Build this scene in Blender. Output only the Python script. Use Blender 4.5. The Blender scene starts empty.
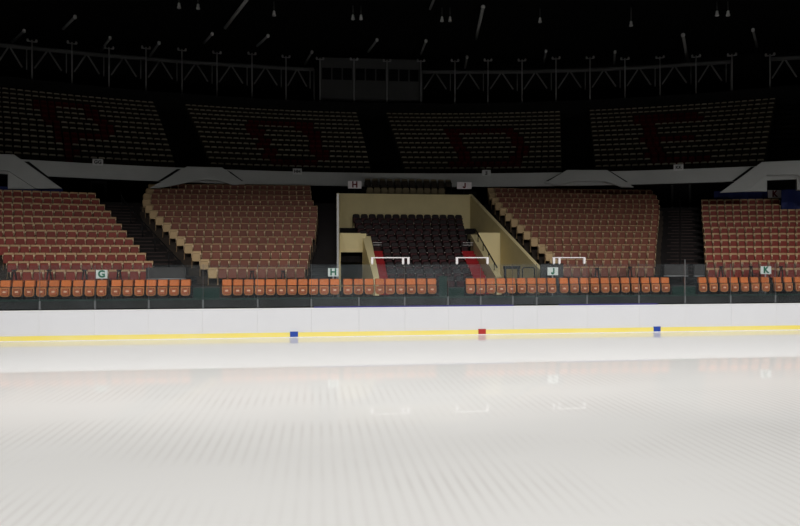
import bpy, math, random
from math import sin, cos, tan, atan2, radians, sqrt, pi
random.seed(7)
SC = bpy.context.scene
COL = SC.collection

# ------------------------------------------------------------------ camera model (used to measure the place from the photograph)
F = 672.0
PSI = radians(7.1)
CZ = 3.31
HY = 255.0
def ray(px):
    u = (px - 400.0) / F
    return (u * cos(PSI) + sin(PSI), -u * sin(PSI) + cos(PSI))      # ground direction per unit of depth
def zat(py, d): return CZ + (HY - py) / F * d
def onY(px, py, Y):
    r = ray(px); d = Y / r[1]
    return (r[0] * d, Y, zat(py, d))
def onLine(px, P, n):                                                # a column of the view met with an upright plane through P, normal n
    r = ray(px); d = (P[0]*n[0] + P[1]*n[1]) / (r[0]*n[0] + r[1]*n[1])
    return (r[0]*d, r[1]*d, d)
RC = (2.5, -4.6)                                                     # centre of the curved upper tier
def onRing(px, R):
    r = ray(px)
    a = r[0]**2 + r[1]**2; b = -2*(r[0]*RC[0] + r[1]*RC[1]); c = RC[0]**2 + RC[1]**2 - R*R
    d = (-b + sqrt(b*b - 4*a*c)) / (2*a)
    return (r[0]*d, r[1]*d, d)
def ringTheta(px, R):
    p = onRing(px, R); return atan2(p[0]-RC[0], p[1]-RC[1])
def rp(th, R): return (RC[0] + R*sin(th), RC[1] + R*cos(th))
def proj(x, y, z):
    d = x*sin(PSI) + y*cos(PSI); xc = x*cos(PSI) - y*sin(PSI)
    return 400 + F*xc/d, HY - F*(z-CZ)/d, d

# ------------------------------------------------------------------ materials
def mat(name, col, rough=0.6, metal=0.0, spec=0.15, var=0.0, scale=6.0, bump=0.0):
    m = bpy.data.materials.new(name); m.use_nodes = True
    nt = m.node_tree; b = nt.nodes['Principled BSDF']
    b.inputs['Base Color'].default_value = (*col, 1); b.inputs['Roughness'].default_value = rough
    b.inputs['Metallic'].default_value = metal; b.inputs['Specular IOR Level'].default_value = spec
    if var > 0 or bump > 0:
        tc = nt.nodes.new('ShaderNodeTexCoord'); no = nt.nodes.new('ShaderNodeTexNoise')
        no.inputs['Scale'].default_value = scale; no.inputs['Detail'].default_value = 4
        nt.links.new(tc.outputs['Object'], no.inputs['Vector'])
        if var > 0:
            mx = nt.nodes.new('ShaderNodeMixRGB')
            mx.inputs[1].default_value = (*[c*(1-var) for c in col], 1); mx.inputs[2].default_value = (*[min(1, c*(1+var)) for c in col], 1)
            nt.links.new(no.outputs['Fac'], mx.inputs['Fac']); nt.links.new(mx.outputs[0], b.inputs['Base Color'])
        if bump > 0:
            bp = nt.nodes.new('ShaderNodeBump'); bp.inputs['Strength'].default_value = bump
            nt.links.new(no.outputs['Fac'], bp.inputs['Height']); nt.links.new(bp.outputs['Normal'], b.inputs['Normal'])
    return m

def vary(m, amount):                                                 # small seat-to-seat difference in wear
    nt = m.node_tree; b = nt.nodes['Principled BSDF']
    oi = nt.nodes.new('ShaderNodeObjectInfo'); hs = nt.nodes.new('ShaderNodeHueSaturation')
    mr = nt.nodes.new('ShaderNodeMapRange'); mr.inputs[3].default_value = 1-amount; mr.inputs[4].default_value = 1+amount
    nt.links.new(oi.outputs['Random'], mr.inputs[0]); nt.links.new(mr.outputs[0], hs.inputs['Value'])
    lk = b.inputs['Base Color'].links
    if lk: nt.links.new(lk[0].from_socket, hs.inputs['Color'])
    else: hs.inputs['Color'].default_value = b.inputs['Base Color'].default_value
    nt.links.new(hs.outputs[0], b.inputs['Base Color'])
    return m

M = {}
M['cream'] = vary(mat('cream_plastic', (.46, .32, .17), .5, var=.12), .12)
M['tanback'] = vary(mat('tan_brown_plastic', (.44, .28, .15), .5, var=.12), .12)
M['armcream'] = mat('pale_arm_plastic', (.74, .56, .37), .5, var=.1)
M['brownred'] = vary(mat('brown_red_seat_plastic', (.185, .062, .041), .5, var=.15), .15)
M['red'] = vary(mat('red_seat_plastic', (.22, .036, .026), .5, var=.15), .15)
M['orange'] = vary(mat('orange_vinyl', (.66, .185, .05), .5, var=.15, scale=9), .14)
M['tan'] = vary(mat('tan_orange_plastic', (.52, .20, .07), .5, var=.12), .14)
M['rust'] = vary(mat('rust_vinyl', (.42, .12, .05), .55, var=.15), .14)
M['badge'] = mat('pale_badge', (.82, .55, .38), .4)
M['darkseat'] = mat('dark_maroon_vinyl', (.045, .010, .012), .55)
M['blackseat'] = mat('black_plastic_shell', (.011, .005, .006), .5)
M['arm_glint'] = mat('pale_arm_glint', (.50, .40, .36), .4)
M['upcream'] = mat('faded_cream_plastic', (.56, .50, .37), .55, var=.2)
M['upmaroon'] = mat('maroon_plastic', (.17, .012, .018), .55, var=.2)
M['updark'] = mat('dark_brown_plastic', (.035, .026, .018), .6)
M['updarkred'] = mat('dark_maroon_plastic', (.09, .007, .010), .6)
M['black'] = mat('black_metal', (.012, .012, .013), .5)
M['darkfloor'] = mat('dark_painted_concrete', (.013, .011, .011), .85, var=.3, scale=2)
M['nosing'] = mat('worn_step_edge', (.045, .030, .028), .7, var=.4, scale=3)
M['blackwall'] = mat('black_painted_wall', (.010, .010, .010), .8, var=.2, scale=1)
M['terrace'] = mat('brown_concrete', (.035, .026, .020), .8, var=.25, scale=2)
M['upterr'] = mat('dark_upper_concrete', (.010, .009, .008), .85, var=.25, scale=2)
M['fascia'] = mat('grey_painted_concrete', (.46, .47, .46), .75, var=.10, scale=.8)
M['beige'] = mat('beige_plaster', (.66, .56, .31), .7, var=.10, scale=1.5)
M['beigelit'] = mat('lit_beige_paint', (.80, .68, .38), .6, var=.06, scale=1.5)  # brighter passage light painted in as a paler copy of the beige
M['red_carpet'] = mat('red_carpet', (.30, .018, .022), .9, var=.15, scale=8)
M['green'] = mat('green_paint', (.007, .032, .024), .5, var=.15, scale=3)
M['board'] = mat('white_board_plastic', (.675, .68, .71), .35, var=.02, scale=1.2)
M['yellow'] = mat('yellow_kick_plastic', (.84, .68, .13), .4, var=.14, scale=.5)
for _n in M['yellow'].node_tree.nodes:                               # kick strip worn paler in places
    if _n.type == 'MIX_RGB': _n.inputs[1].default_value = (.84, .68, .07, 1); _n.inputs[2].default_value = (.85, .76, .36, 1)
M['bluecap'] = mat('violet_blue_plastic', (.055, .05, .22), .4)
M['whitecap'] = mat('white_cap_plastic', (.80, .80, .82), .4)
M['blue'] = mat('blue_paint', (.03, .07, .35), .4)
M['redmark'] = mat('red_paint', (.42, .04, .035), .4)
M['steel'] = mat('grey_steel', (.42, .43, .44), .4, metal=.3)
M['clamp'] = mat('grey_clamp_metal', (.13, .135, .14), .4)
M['post'] = mat('clear_grey_post', (.10, .105, .11), .4)
M['truss'] = mat('grey_truss_paint', (.12, .12, .12), .6)
M['mast'] = mat('grey_mast_paint', (.34, .34, .34), .6)
M['loge'] = mat('dull_tan_plastic', (.20, .16, .09), .6)
M['brace'] = mat('grey_brace_paint', (.22, .22, .22), .6)
M['strip'] = mat('rib_highlight_grey', (.50, .50, .48), .6)
M['whitebar'] = mat('white_painted_metal', (.70, .67, .68), .4)
M['sign'] = mat('white_sign_board', (.80, .86, .84), .5)
M['signw'] = mat('white_sign_board_dull', (.90, .84, .86), .5)
M['signdim'] = mat('grey_white_sign_board', (.62, .62, .62), .5)
M['greenink'] = mat('green_letter_paint', (.01, .16, .09), .5)
M['redink'] = mat('red_letter_paint', (.17, .012, .016), .5)
M['darkink'] = mat('dark_letter_paint', (.02, .02, .02), .5)
M['tarp'] = mat('blue_tarpaulin', (.02, .03, .13), .5, var=.3, scale=2, bump=.3)
M['greypanel'] = mat('grey_guard_panel', (.055, .052, .052), .5, var=.2, scale=3)
M['booth'] = mat('grey_booth_panel', (.085, .085, .085), .7, var=.1, scale=1)
M['darkglass'] = mat('dark_window_glass', (.008, .008, .009), .15)
M['roof'] = mat('black_roof_deck', (.006, .006, .006), .9)
M['lampwhite'] = mat('white_lamp_enamel', (.85, .85, .83), .4)

def glass_mat(name, haze):
    m = bpy.data.materials.new(name); m.use_nodes = True; nt = m.node_tree; nt.nodes.clear()
    out = nt.nodes.new('ShaderNodeOutputMaterial'); tr = nt.nodes.new('ShaderNodeBsdfTransparent'); gl = nt.nodes.new('ShaderNodeBsdfGlossy')
    df = nt.nodes.new('ShaderNodeBsdfDiffuse'); fr = nt.nodes.new('ShaderNodeFresnel'); m1 = nt.nodes.new('ShaderNodeMixShader'); m2 = nt.nodes.new('ShaderNodeMixShader')
    tc = nt.nodes.new('ShaderNodeTexCoord'); no = nt.nodes.new('ShaderNodeTexNoise'); mp = nt.nodes.new('ShaderNodeMath'); mp.operation = 'MULTIPLY'
    no.inputs['Scale'].default_value = 1.4; mp.inputs[1].default_value = haze * 2
    nt.links.new(tc.outputs['Object'], no.inputs['Vector']); nt.links.new(no.outputs['Fac'], mp.inputs[0])
    tr.inputs[0].default_value = (.97, .98, .98, 1); gl.inputs['Roughness'].default_value = .03; df.inputs[0].default_value = (.62, .72, .78, 1)
    fr.inputs[0].default_value = 1.45
    nt.links.new(mp.outputs[0], m1.inputs[0]); nt.links.new(tr.outputs[0], m1.inputs[1]); nt.links.new(df.outputs[0], m1.inputs[2])
    nt.links.new(fr.outputs[0], m2.inputs[0]); nt.links.new(m1.outputs[0], m2.inputs[1]); nt.links.new(gl.outputs[0], m2.inputs[2])
    nt.links.new(m2.outputs[0], out.inputs[0])
    return m
M['glass'] = glass_mat('rink_glass', .014)
M['hazeglass'] = glass_mat('hazy_rink_glass', .026)  # stronger bluish haze for the centre sheets

def ice_mat():
    m = bpy.data.materials.new('resurfaced_ice'); m.use_nodes = True; nt = m.node_tree; b = nt.nodes['Principled BSDF']
    N = nt.nodes.new; L = nt.links.new
    tc = N('ShaderNodeTexCoord')
    wv = N('ShaderNodeTexWave'); wv.bands_direction = 'X'; wv.inputs['Scale'].default_value = 1.75; wv.inputs['Distortion'].default_value = .5
    wv.inputs['Detail'].default_value = 2; wv.inputs['Detail Scale'].default_value = .25
    L(tc.outputs['Object'], wv.inputs['Vector'])
    mpn = N('ShaderNodeMapping'); mpn.inputs['Scale'].default_value = (.16, .30, 1); L(tc.outputs['Object'], mpn.inputs['Vector'])
    pn = N('ShaderNodeTexNoise'); pn.inputs['Scale'].default_value = 1.0; pn.inputs['Detail'].default_value = 3; L(mpn.outputs[0], pn.inputs['Vector'])
    cr = N('ShaderNodeMapRange'); cr.inputs[1].default_value = .42; cr.inputs[2].default_value = .62; L(pn.outputs['Fac'], cr.inputs[0])
    sx = N('ShaderNodeSeparateXYZ'); L(tc.outputs['Object'], sx.inputs[0])
    ya = N('ShaderNodeMapRange'); ya.inputs[1].default_value = 17.0; ya.inputs[2].default_value = 19.5; ya.inputs[3].default_value = 1; ya.inputs[4].default_value = 0; L(sx.outputs['Y'], ya.inputs[0])
    yb = N('ShaderNodeMath'); yb.operation = 'MULTIPLY'; L(ya.outputs[0], yb.inputs[0]); L(cr.outputs[0], yb.inputs[1])
    pw = N('ShaderNodeMath'); pw.operation = 'POWER'; pw.inputs[1].default_value = 2.0; L(wv.outputs['Fac'], pw.inputs[0])
    ml = N('ShaderNodeMath'); ml.operation = 'MULTIPLY'; L(pw.outputs[0], ml.inputs[0]); L(yb.outputs[0], ml.inputs[1])
    mx = N('ShaderNodeMixRGB'); mx.inputs[1].default_value = (.80, .795, .785, 1); mx.inputs[2].default_value = (.725, .712, .70, 1)
    L(ml.outputs[0], mx.inputs[0]); L(mx.outputs[0], b.inputs['Base Color'])
    fn = N('ShaderNodeTexNoise'); fn.inputs['Scale'].default_value = 1.1; fn.inputs['Detail'].default_value = 3; L(tc.outputs['Object'], fn.inputs['Vector'])
    ro = N('ShaderNodeMapRange'); ro.inputs[1].default_value = .35; ro.inputs[2].default_value = .7; ro.inputs[3].default_value = .02; ro.inputs[4].default_value = .05
    L(fn.outputs['Fac'], ro.inputs[0]); L(ro.outputs[0], b.inputs['Roughness'])
    bp = N('ShaderNodeBump'); bp.inputs['Strength'].default_value = .006; bp.inputs['Distance'].default_value = .02; L(ml.outputs[0], bp.inputs['Height'])
    L(bp.outputs['Normal'], b.inputs['Normal'])
    b.inputs['IOR'].default_value = 1.2; b.inputs['Specular IOR Level'].default_value = .5
    return m
M['ice'] = ice_mat()

# ------------------------------------------------------------------ mesh helpers
class MB:
    def __init__(s): s.v = []; s.f = []; s.mi = []; s.sm = []
    def face(s, ids, k=0, smooth=False): s.f.append(ids); s.mi.append(k); s.sm.append(smooth)
    def hexa(s, p, k=0):                                             # eight points: bottom ring then top ring
        b = len(s.v); s.v += [tuple(q) for q in p]
        for q in ((0,3,2,1), (4,5,6,7), (0,1,5,4), (1,2,6,5), (2,3,7,6), (3,0,4,7)): s.face([b+i for i in q], k)
    def box(s, x0, x1, y0, y1, z0, z1, k=0):
        s.hexa([(x0,y0,z0),(x1,y0,z0),(x1,y1,z0),(x0,y1,z0),(x0,y0,z1),(x1,y0,z1),(x1,y1,z1),(x0,y1,z1)], k)
    def quadprism(s, q, z0, z1, k=0):                                # four ground points
        s.hexa([(x,y,z0) for x,y in q] + [(x,y,z1) for x,y in q], k)
    def prism(s, pts, vec, k=0):                                     # planar polygon swept along vec
        b = len(s.v); n = len(pts)
        s.v += [tuple(p) for p in pts] + [tuple(p[i]+vec[i] for i in range(3)) for p in pts]
        s.face([b+i for i in range(n)], k); s.face([b+n+i for i in reversed(range(n))], k)
        for i in range(n): s.face([b+i, b+n+i, b+n+(i+1) % n, b+(i+1) % n], k)
    def pad(s, outline, y0, y1, inset=.012, edge=.012, k=0, lean=0.0, bulge=0.0):  # outline in x,z; rounded front edge towards -y
        b = len(s.v); n = len(outline)
        cx = sum(p[0] for p in outline)/n; cz = sum(p[1] for p in outline)/n
        zmin = min(p[1] for p in outline)
        def sc(p, i):
            dx, dz = p[0]-cx, p[1]-cz; l = sqrt(dx*dx+dz*dz) or 1
            f = max(0, 1-i/l); return cx+dx*f, cz+dz*f
        for (yy, ins) in ((y1, 0), (y0+edge, 0), (y0, inset)):
            for p in outline:
                x, z = sc(p, ins); s.v.append((x, yy + lean*(z-zmin) + bulge*(x*x)*-1, z))
        s.face([b+i for i in range(n)], k)
        for r in range(2):
            for i in range(n): s.face([b+r*n+i, b+r*n+(i+1) % n, b+(r+1)*n+(i+1) % n, b+(r+1)*n+i], k, r == 1)
        s.face([b+2*n+i for i in reversed(range(n))], k)
    def tube(s, pts, r, n=6, k=0):
        from mathutils import Vector
        b = len(s.v); P = [Vector(p) for p in pts]
        for i, p in enumerate(P):
            t = (P[min(i+1, len(P)-1)] - P[max(i-1, 0)]).normalized()
            a = t.cross(Vector((0,0,1)))
            if a.length < 1e-3: a = Vector((1,0,0))
            a.normalize(); c = t.cross(a)
            for j in range(n):
                q = p + a*(r*cos(2*pi*j/n)) + c*(r*sin(2*pi*j/n)); s.v.append(tuple(q))
        for i in range(len(P)-1):
            for j in range(n): s.face([b+i*n+j, b+i*n+(j+1) % n, b+(i+1)*n+(j+1) % n, b+(i+1)*n+j], k, True)
        s.face([b+j for j in reversed(range(n))], k); s.face([b+(len(P)-1)*n+j for j in range(n)], k)
    def lathe(s, prof, n=10, k=0, c=(0,0,0)):
        b = len(s.v)
        for r, z in prof:
            for j in range(n): s.v.append((c[0]+r*cos(2*pi*j/n), c[1]+r*sin(2*pi*j/n), c[2]+z))
        for i in range(len(prof)-1):
            for j in range(n): s.face([b+i*n+j, b+i*n+(j+1) % n, b+(i+1)*n+(j+1) % n, b+(i+1)*n+j], k, True)
        s.face([b+j for j in reversed(range(n))], k); s.face([b+(len(prof)-1)*n+j for j in range(n)], k)
    def add(s, o, loc, rz, kmap=None):
        b = len(s.v); c, sn = cos(rz), sin(rz)
        s.v += [(loc[0]+x*c-y*sn, loc[1]+x*sn+y*c, loc[2]+z) for x, y, z in o.v]
        for f, k, m in zip(o.f, o.mi, o.sm): s.face([b+i for i in f], kmap[k] if kmap else k, m)
    def mesh(s, name, mats):
        me = bpy.data.meshes.new(name); me.from_pydata(s.v, [], s.f)
        for m in (mats if isinstance(mats, (list, tuple)) else [mats]): me.materials.append(m)
        me.polygons.foreach_set('material_index', s.mi); me.polygons.foreach_set('use_smooth', s.sm)
        me.update(); return me

def link(name, data, parent=None, loc=None, rz=None):
    o = bpy.data.objects.new(name, data); COL.objects.link(o)
    if parent: o.parent = parent
    if loc: o.location = loc
    if rz is not None: o.rotation_euler = (0, 0, rz)
    return o
def build(mb, name, mats, parent=None, loc=None, rz=None): return link(name, mb.mesh(name, mats), parent, loc, rz)
def tag(o, label, cat, group=None, kind=None):
    o['label'] = label; o['category'] = cat
    if group: o['group'] = group
    if kind: o['kind'] = kind
    return o
def struct(mb, name, mats): 
    o = build(mb, name, mats); o['kind'] = 'structure'; return o
def thing(name, label, cat, loc=(0,0,0), rz=0, group=None):
    o = link(name, None, None, loc, rz); o.empty_display_size = .2; return tag(o, label, cat, group)

def rrect(x0, x1, z0, z1, rt, rb, n=3):
    pts = []
    for cx, cz, r, a0 in ((x1-rt, z1-rt, rt, 0), (x0+rt, z1-rt, rt, 90), (x0+rb, z0+rb, rb, 180), (x1-rb, z0+rb, rb, 270)):
        for i in range(n+1):
            a = radians(a0 + 90*i/n); pts.append((cx + r*cos(a), cz + r*sin(a)))
    return pts

ORD = ['', 'first', 'second', 'third', 'fourth', 'fifth', 'sixth', 'seventh', 'eighth', 'ninth', 'tenth', 'eleventh', 'twelfth', 'thirteenth', 'fourteenth',
       'fifteenth', 'sixteenth', 'seventeenth', 'eighteenth', 'nineteenth', 'twentieth'] + ['twenty-' + w for w in
       ('first', 'second', 'third', 'fourth', 'fifth', 'sixth', 'seventh', 'eighth', 'ninth')] + ['thirtieth', 'thirty-first', 'thirty-second', 'thirty-third']

# ------------------------------------------------------------------ setting: ice, floor, roof
mb = MB(); mb.box(-26, 40, 1.2, 27.32, -.25, 0); struct(mb, 'floor_ice', M['ice'])
mb = MB(); mb.box(-60, 72, 27.48, 66, -.30, -.02); mb.box(-60, 72, -14, 1.2, -.30, -.02); struct(mb, 'floor_concourse', M['darkfloor'])
AX, AY = 6.5, 14.5
def roofz(x, y): return 28.8 - .17*sqrt((x-AX)**2 + (y-AY)**2)
mb = MB(); NS = 48; RR = (4, 20, 40, 60, 76)
for j, r in enumerate(RR):
    for i in range(NS):
        a = 2*pi*i/NS; x, y = AX + r*sin(a), AY + r*cos(a); mb.v.append((x, y, roofz(x, y) + .3))
for j in range(len(RR)-1):
    for i in range(NS): mb.face([j*NS+i, j*NS+(i+1) % NS, (j+1)*NS+(i+1) % NS, (j+1)*NS+i])
mb.face(list(range(NS))); nv = len(mb.v)
mb.v += [(x, y, z+.4) for x, y, z in mb.v]
for f in list(mb.f): mb.face([nv+i for i in reversed(f)])
struct(mb, 'ceiling', M['roof'])

def ring_box(mb, R0, R1, z0, z1, t0, t1, n, k=0):
    for i in range(n):
        a, b = t0+(t1-t0)*i/n, t0+(t1-t0)*(i+1)/n
        mb.quadprism([rp(a, R0), rp(b, R0), rp(b, R1), rp(a, R1)], z0, z1, k)
TL, TR = radians(-33), radians(41)
# upper tier: stepped floor, front parapet, back wall
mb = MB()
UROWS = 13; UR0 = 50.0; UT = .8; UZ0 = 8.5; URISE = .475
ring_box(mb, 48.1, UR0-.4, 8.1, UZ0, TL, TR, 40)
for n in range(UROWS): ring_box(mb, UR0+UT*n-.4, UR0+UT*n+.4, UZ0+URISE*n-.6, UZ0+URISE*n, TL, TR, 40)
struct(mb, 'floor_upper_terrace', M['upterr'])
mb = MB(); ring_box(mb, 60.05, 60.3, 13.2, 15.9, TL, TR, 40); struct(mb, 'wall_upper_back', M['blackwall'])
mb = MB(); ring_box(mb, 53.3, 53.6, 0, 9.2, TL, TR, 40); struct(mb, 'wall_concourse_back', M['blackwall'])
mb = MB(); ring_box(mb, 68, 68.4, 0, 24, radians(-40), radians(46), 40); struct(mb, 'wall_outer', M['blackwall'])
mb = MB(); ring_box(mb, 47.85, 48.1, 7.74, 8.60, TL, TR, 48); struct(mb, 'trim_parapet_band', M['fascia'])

# ------------------------------------------------------------------ seat meshes
def arena_seat_parts(ptop, lean=.12):
    back = MB(); back.pad(rrect(-.213, .213, .30, .80, .03, .03), .02, .05, inset=.012, edge=.01, lean=lean, bulge=.35)
    pan = MB(); pan.pad(rrect(-.200, .200, .30, ptop, .035, .05), -.075, -.012, inset=.02, edge=.022, lean=.10, bulge=.2)
    fr = MB()
    for s in (-1, 1):
        fr.box(s*.205-.007, s*.205+.007, -.16, .09, .56, .60)
        fr.box(s*.205-.007, s*.205+.007, -.02, .06, .0, .56)
        fr.box(s*.205-.010, s*.205+.010, -.10, .12, .0, .02)
    for s in (-1, 1):
        fr.prism([(s*.2125, -.115, .45), (s*.2125, -.115, .70), (s*.178, -.115, .70)], (0, .03, 0), 1)
    fr.tube([(-.195, .02, .30), (.195, .02, .30)], .018, 6)
    return back, pan, fr
A_BACK, A_PAN, A_FR = arena_seat_parts(.70)
A_PANW = arena_seat_parts(.75)[1]
A_FULLW = MB(); A_FULLW.add(A_BACK, (0,0,0), 0, {0: 0}); A_FULLW.add(A_PANW, (0,0,0), 0, {0: 4}); A_FULLW.add(A_FR, (0,0,0), 0, {0: 0, 1: 2})
A_FULL = MB(); A_FULL.add(A_BACK, (0,0,0), 0, {0: 0}); A_FULL.add(A_PAN, (0,0,0), 0, {0: 1}); A_FULL.add(A_FR, (0,0,0), 0, {0: 0, 1: 2})
me_back = A_BACK.mesh('backrest', M['tanback']); me_backc = A_BACK.mesh('backrest', M['cream']); me_pan = A_PAN.mesh('seat_pan', M['red']); me_panw = A_PANW.mesh('seat_pan', M['brownred']); me_panc = A_PAN.mesh('seat_pan', M['cream']); me_fr = A_FR.mesh('frame', [M['tanback'], M['armcream']])

# front row: padded orange folding seats
def ring_seat():
    b = MB(); b.pad(rrect(-.216, .216, .60, .89, .05, .03), -.02, .05, inset=.03, edge=.03, lean=.10, bulge=.15)
    p = MB(); p.pad(rrect(-.206, .206, .185, .585, .02, .13, 4), -.10, -.03, inset=.014, edge=.02, lean=.05)
    c = MB(); c.pad(rrect(-.15, .15, .245, .52, .03, .07, 4), -.122, -.088, inset=.02, edge=.02, lean=.05)
    g = MB(); g.pad(rrect(-.07, .07, .36, .435, .036, .036, 4), -.128, -.116, inset=.008, edge=.006, lean=.05)
    f = MB()
    for s in (-1, 1):
        f.box(s*.218-.008, s*.218+.008, -.03, .06, 0, .62); f.box(s*.218-.01, s*.218+.01, -.10, .12, 0, .02)
    f.tube([(-.216, 0, .36), (.216, 0, .36)], .016, 6)
    return b, p, c, g, f
R_B, R_P, R_C, R_G, R_F = [m.mesh(n, mt) for m, n, mt in zip(ring_seat(), ('backrest', 'seat_pan', 'pan_pad', 'badge', 'frame'), (M['orange'], M['tan'], M['rust'], M['badge'], M['black']))]

# tunnel stand: dark upholstered seats
def club_parts():
    b = MB(); b.pad(rrect(-.215, .215, .42, .86, .12, .03, 4), .0, .06, inset=.03, edge=.03, lean=.16, bulge=.4)
    p = MB(); p.pad(rrect(-.20, .20, .30, .62, .06, .08), -.12, -.03, inset=.03, edge=.03, lean=.06, bulge=.2)
    s = MB(); s.pad(rrect(.192, .245, .60, .65, .022, .022), -.225, -.200, inset=.006, edge=.005)  # pale block painting in the highlight on the armrest end
    f = MB()
    for sg in (-1, 1):
        f.box(sg*.218-.010, sg*.218+.010, -.20, .06, .60, .645); f.box(sg*.218-.008, sg*.218+.008, -.02, .05, 0, .60)
    f.tube([(-.215, .02, .36), (.215, .02, .36)], .016, 6)
    return b, p, s, f
C_B, C_P, C_S, C_F = [m.mesh(n, mt) for m, n, mt in zip(club_parts(), ('backrest', 'seat_pan', 'arm_glint', 'frame'), (M['blackseat'], M['darkseat'], M['arm_glint'], M['blackseat']))]

# balcony seat: one small mesh, pale back and dark folded pan
def balcony_seat():
    s = MB()
    s.pad(rrect(-.182, .182, .36, .80, .06, .03, 2), .02, .05, inset=.01, edge=.01, lean=.12, bulge=.3, k=0)
    s.pad(rrect(-.19, .19, .30, .69, .05, .05, 2), -.07, -.01, inset=.02, edge=.02, lean=.10, k=1)
    for g in (-1, 1): s.box(g*.206-.008, g*.206+.008, -.10, .06, 0, .58, 1)
    return s
U_MB = balcony_seat()
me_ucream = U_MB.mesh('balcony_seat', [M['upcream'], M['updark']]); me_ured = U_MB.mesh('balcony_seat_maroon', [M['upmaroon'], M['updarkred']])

me_ldark = U_MB.mesh('loge_seat_dark', [M['loge'], M['updark']])
me_loge = U_MB.mesh('loge_seat', [M['updark'], M['loge']])

# ------------------------------------------------------------------ lower blocks
T, RISE, Z0, NR = .85, .38, 1.94, 13
def lerp_tab(tab, y):
    tab = sorted(tab)
    if y <= tab[0][0]: a, b = tab[0], tab[1]
    elif y >= tab[-1][0]: a, b = tab[-2], tab[-1]
    else:
        for a, b in zip(tab, tab[1:]):
            if a[0] <= y <= b[0]: break
    return a[1] + (b[1]-a[1])*(y-a[0])/(b[0]-a[0])
PH = radians(17)
BLK = {
 'G': dict(P=(-7.1, 31.75), phi=PH, n=(-sin(PH), cos(PH)), left=None, right=[(267.4,158.7),(258.2,151),(250.8,144.5),(243.2,138),(236,132.5),(229,126),(222,121),(215.5,115),(208.5,110),(203,103.5),(197,99),(191,95)]),
 'H': dict(P=(0, 31.5), phi=0, n=(0, 1), left=[(188,146),(195,142.5),(201,143),(207,147),(212.8,152),(218.8,158),(224.5,165),(231,171),(238,178),(244.3,185),(251.7,192),(259.6,200),(267.6,208)],
           right=[(189,311),(198,312),(207,318.5),(215,317),(230,315.5),(238,312),(245,310.5),(252,309.5),(260,308),(268,305)]),
 'J': dict(P=(0, 31.5), phi=0, n=(0, 1), left=[(186,487),(192,488.5),(200,493),(208,500),(215,507),(222,514),(231,523),(238,531),(245,538.5),(251.7,545),(258,549),(265,552)],
           right=[(188,650),(192,655),(198,658),(203,659),(214,658.5),(231,656.5),(245,655.5),(265,654)]),
 'K': dict(P=(19.4, 31.75), phi=-PH, n=(sin(PH), cos(PH)), left=[(197,701),(210,701.5),(231,703.5),(258,705),(265,706)], right=None),
}
BLK['G']['nrow'] = 12; BLK['K']['nrow'] = 12; BLK['H']['nrow'] = 14; BLK['J']['nrow'] = 14
lower = []
EDGE = {}
def rowphi(bk, i):
    return {'G': 1, 'H': 0, 'J': 0, 'K': -1}[bk] * radians(4 + 1.15*i)
def rowline(bk, i):                                                   # rows of the end blocks swing round a little more with height
    b = BLK[bk]; m = b['n']; f = rowphi(bk, i)
    return (b['P'][0] + m[0]*T*i, b['P'][1] + m[1]*T*i), (-sin(f), cos(f))
for bk, b in BLK.items():
    terr = MB()
    for i in range(b['nrow']):
        P, n = rowline(bk, i); zf = Z0 + RISE*i - (.08 if bk in 'GK' else 0); rot = rowphi(bk, i)
        u = (n[1], -n[0])                                             # along the row, to the right
        def edge(tab):
            px = tab[len(tab)//2][1]
            for _ in range(6):                                        # find where the row's top meets the block's edge
                x, y, d = onLine(px, P, n); py = HY - F*(zf+.80-CZ)/d; px = lerp_tab(tab, py)
            x, y, d = onLine(px, P, n); return (x-P[0])*u[0] + (y-P[1])*u[1]
        s0 = edge(b['left']) if b['left'] else None
        s1 = edge(b['right']) if b['right'] else None
        if bk == 'G':                                                 # far end: the sloping aisle edge cuts the lowest rows inside the picture, the rest runs on outside it
            x, y, d = onLine(max(11 - 4*i, -7), P, n); s0 = (x-P[0])*u[0] + (y-P[1])*u[1]
        if bk == 'K':
            x, y, d = onLine(812, P, n); s1 = (x-P[0])*u[0] + (y-P[1])*u[1]
        EDGE[bk, i] = (s0, s1)
        N = max(1, int((s1-s0)/.436)); pitch = (s1-s0)/N
        W = lambda s, t: (P[0]+u[0]*s+n[0]*t, P[1]+u[1]*s+n[1]*t)
        terr.quadprism([W(s0-.05, -.45), W(s1+.05, -.45), W(s1+.05, .41), W(s0-.05, .41)], max(0, zf-1.2), zf)
        for j in range(N):
            x, y = W(s0+pitch*(j+.5), 0)
            k = {'G': N-j, 'H': N-j, 'J': j+1, 'K': j+1}[bk]
            if bk == 'K' and i >= 10 and proj(x, y, zf)[0] > 779: continue
            cream = (bk in 'H' and j == 0) or (bk == 'J' and j == 0)
            lower.append((proj(x, y, zf)[2], bk, i, k, (x, y, zf), rot, cream, j))
    struct(terr, 'floor_terrace_' + {'G': 'far_left', 'H': 'left', 'J': 'right', 'K': 'far_right'}[bk], M['terrace'])
lower.sort(key=lambda q: q[0])
aisle = {'G': 'the stair aisle', 'H': 'the tunnel side', 'J': 'the tunnel side', 'K': 'the stair aisle'}
def rowname(i): return 'front row' if i == 0 else ORD[i+1] + ' row up'
for q in lower[:300]:
    d, bk, i, k, loc, rot, cream, j = q
    if cream: lab = 'all-cream end seat by the aisle, %s of the block behind sign %s' % (rowname(i), bk)
    else: lab = '%s cream-edged seat, %s from %s, %s, behind sign %s' % ('brown-red' if bk in 'HJ' else 'red', ORD[k], aisle[bk], rowname(i), bk)
    r = thing('arena_seat', lab, 'seat', loc, rot, 'red and cream seats of the block behind sign ' + bk)
    link('backrest', me_backc if cream else me_back, r); link('seat_pan', me_panc if cream else (me_panw if bk in 'HJ' else me_pan), r); link('frame', me_fr, r)
rest = MB()
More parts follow.
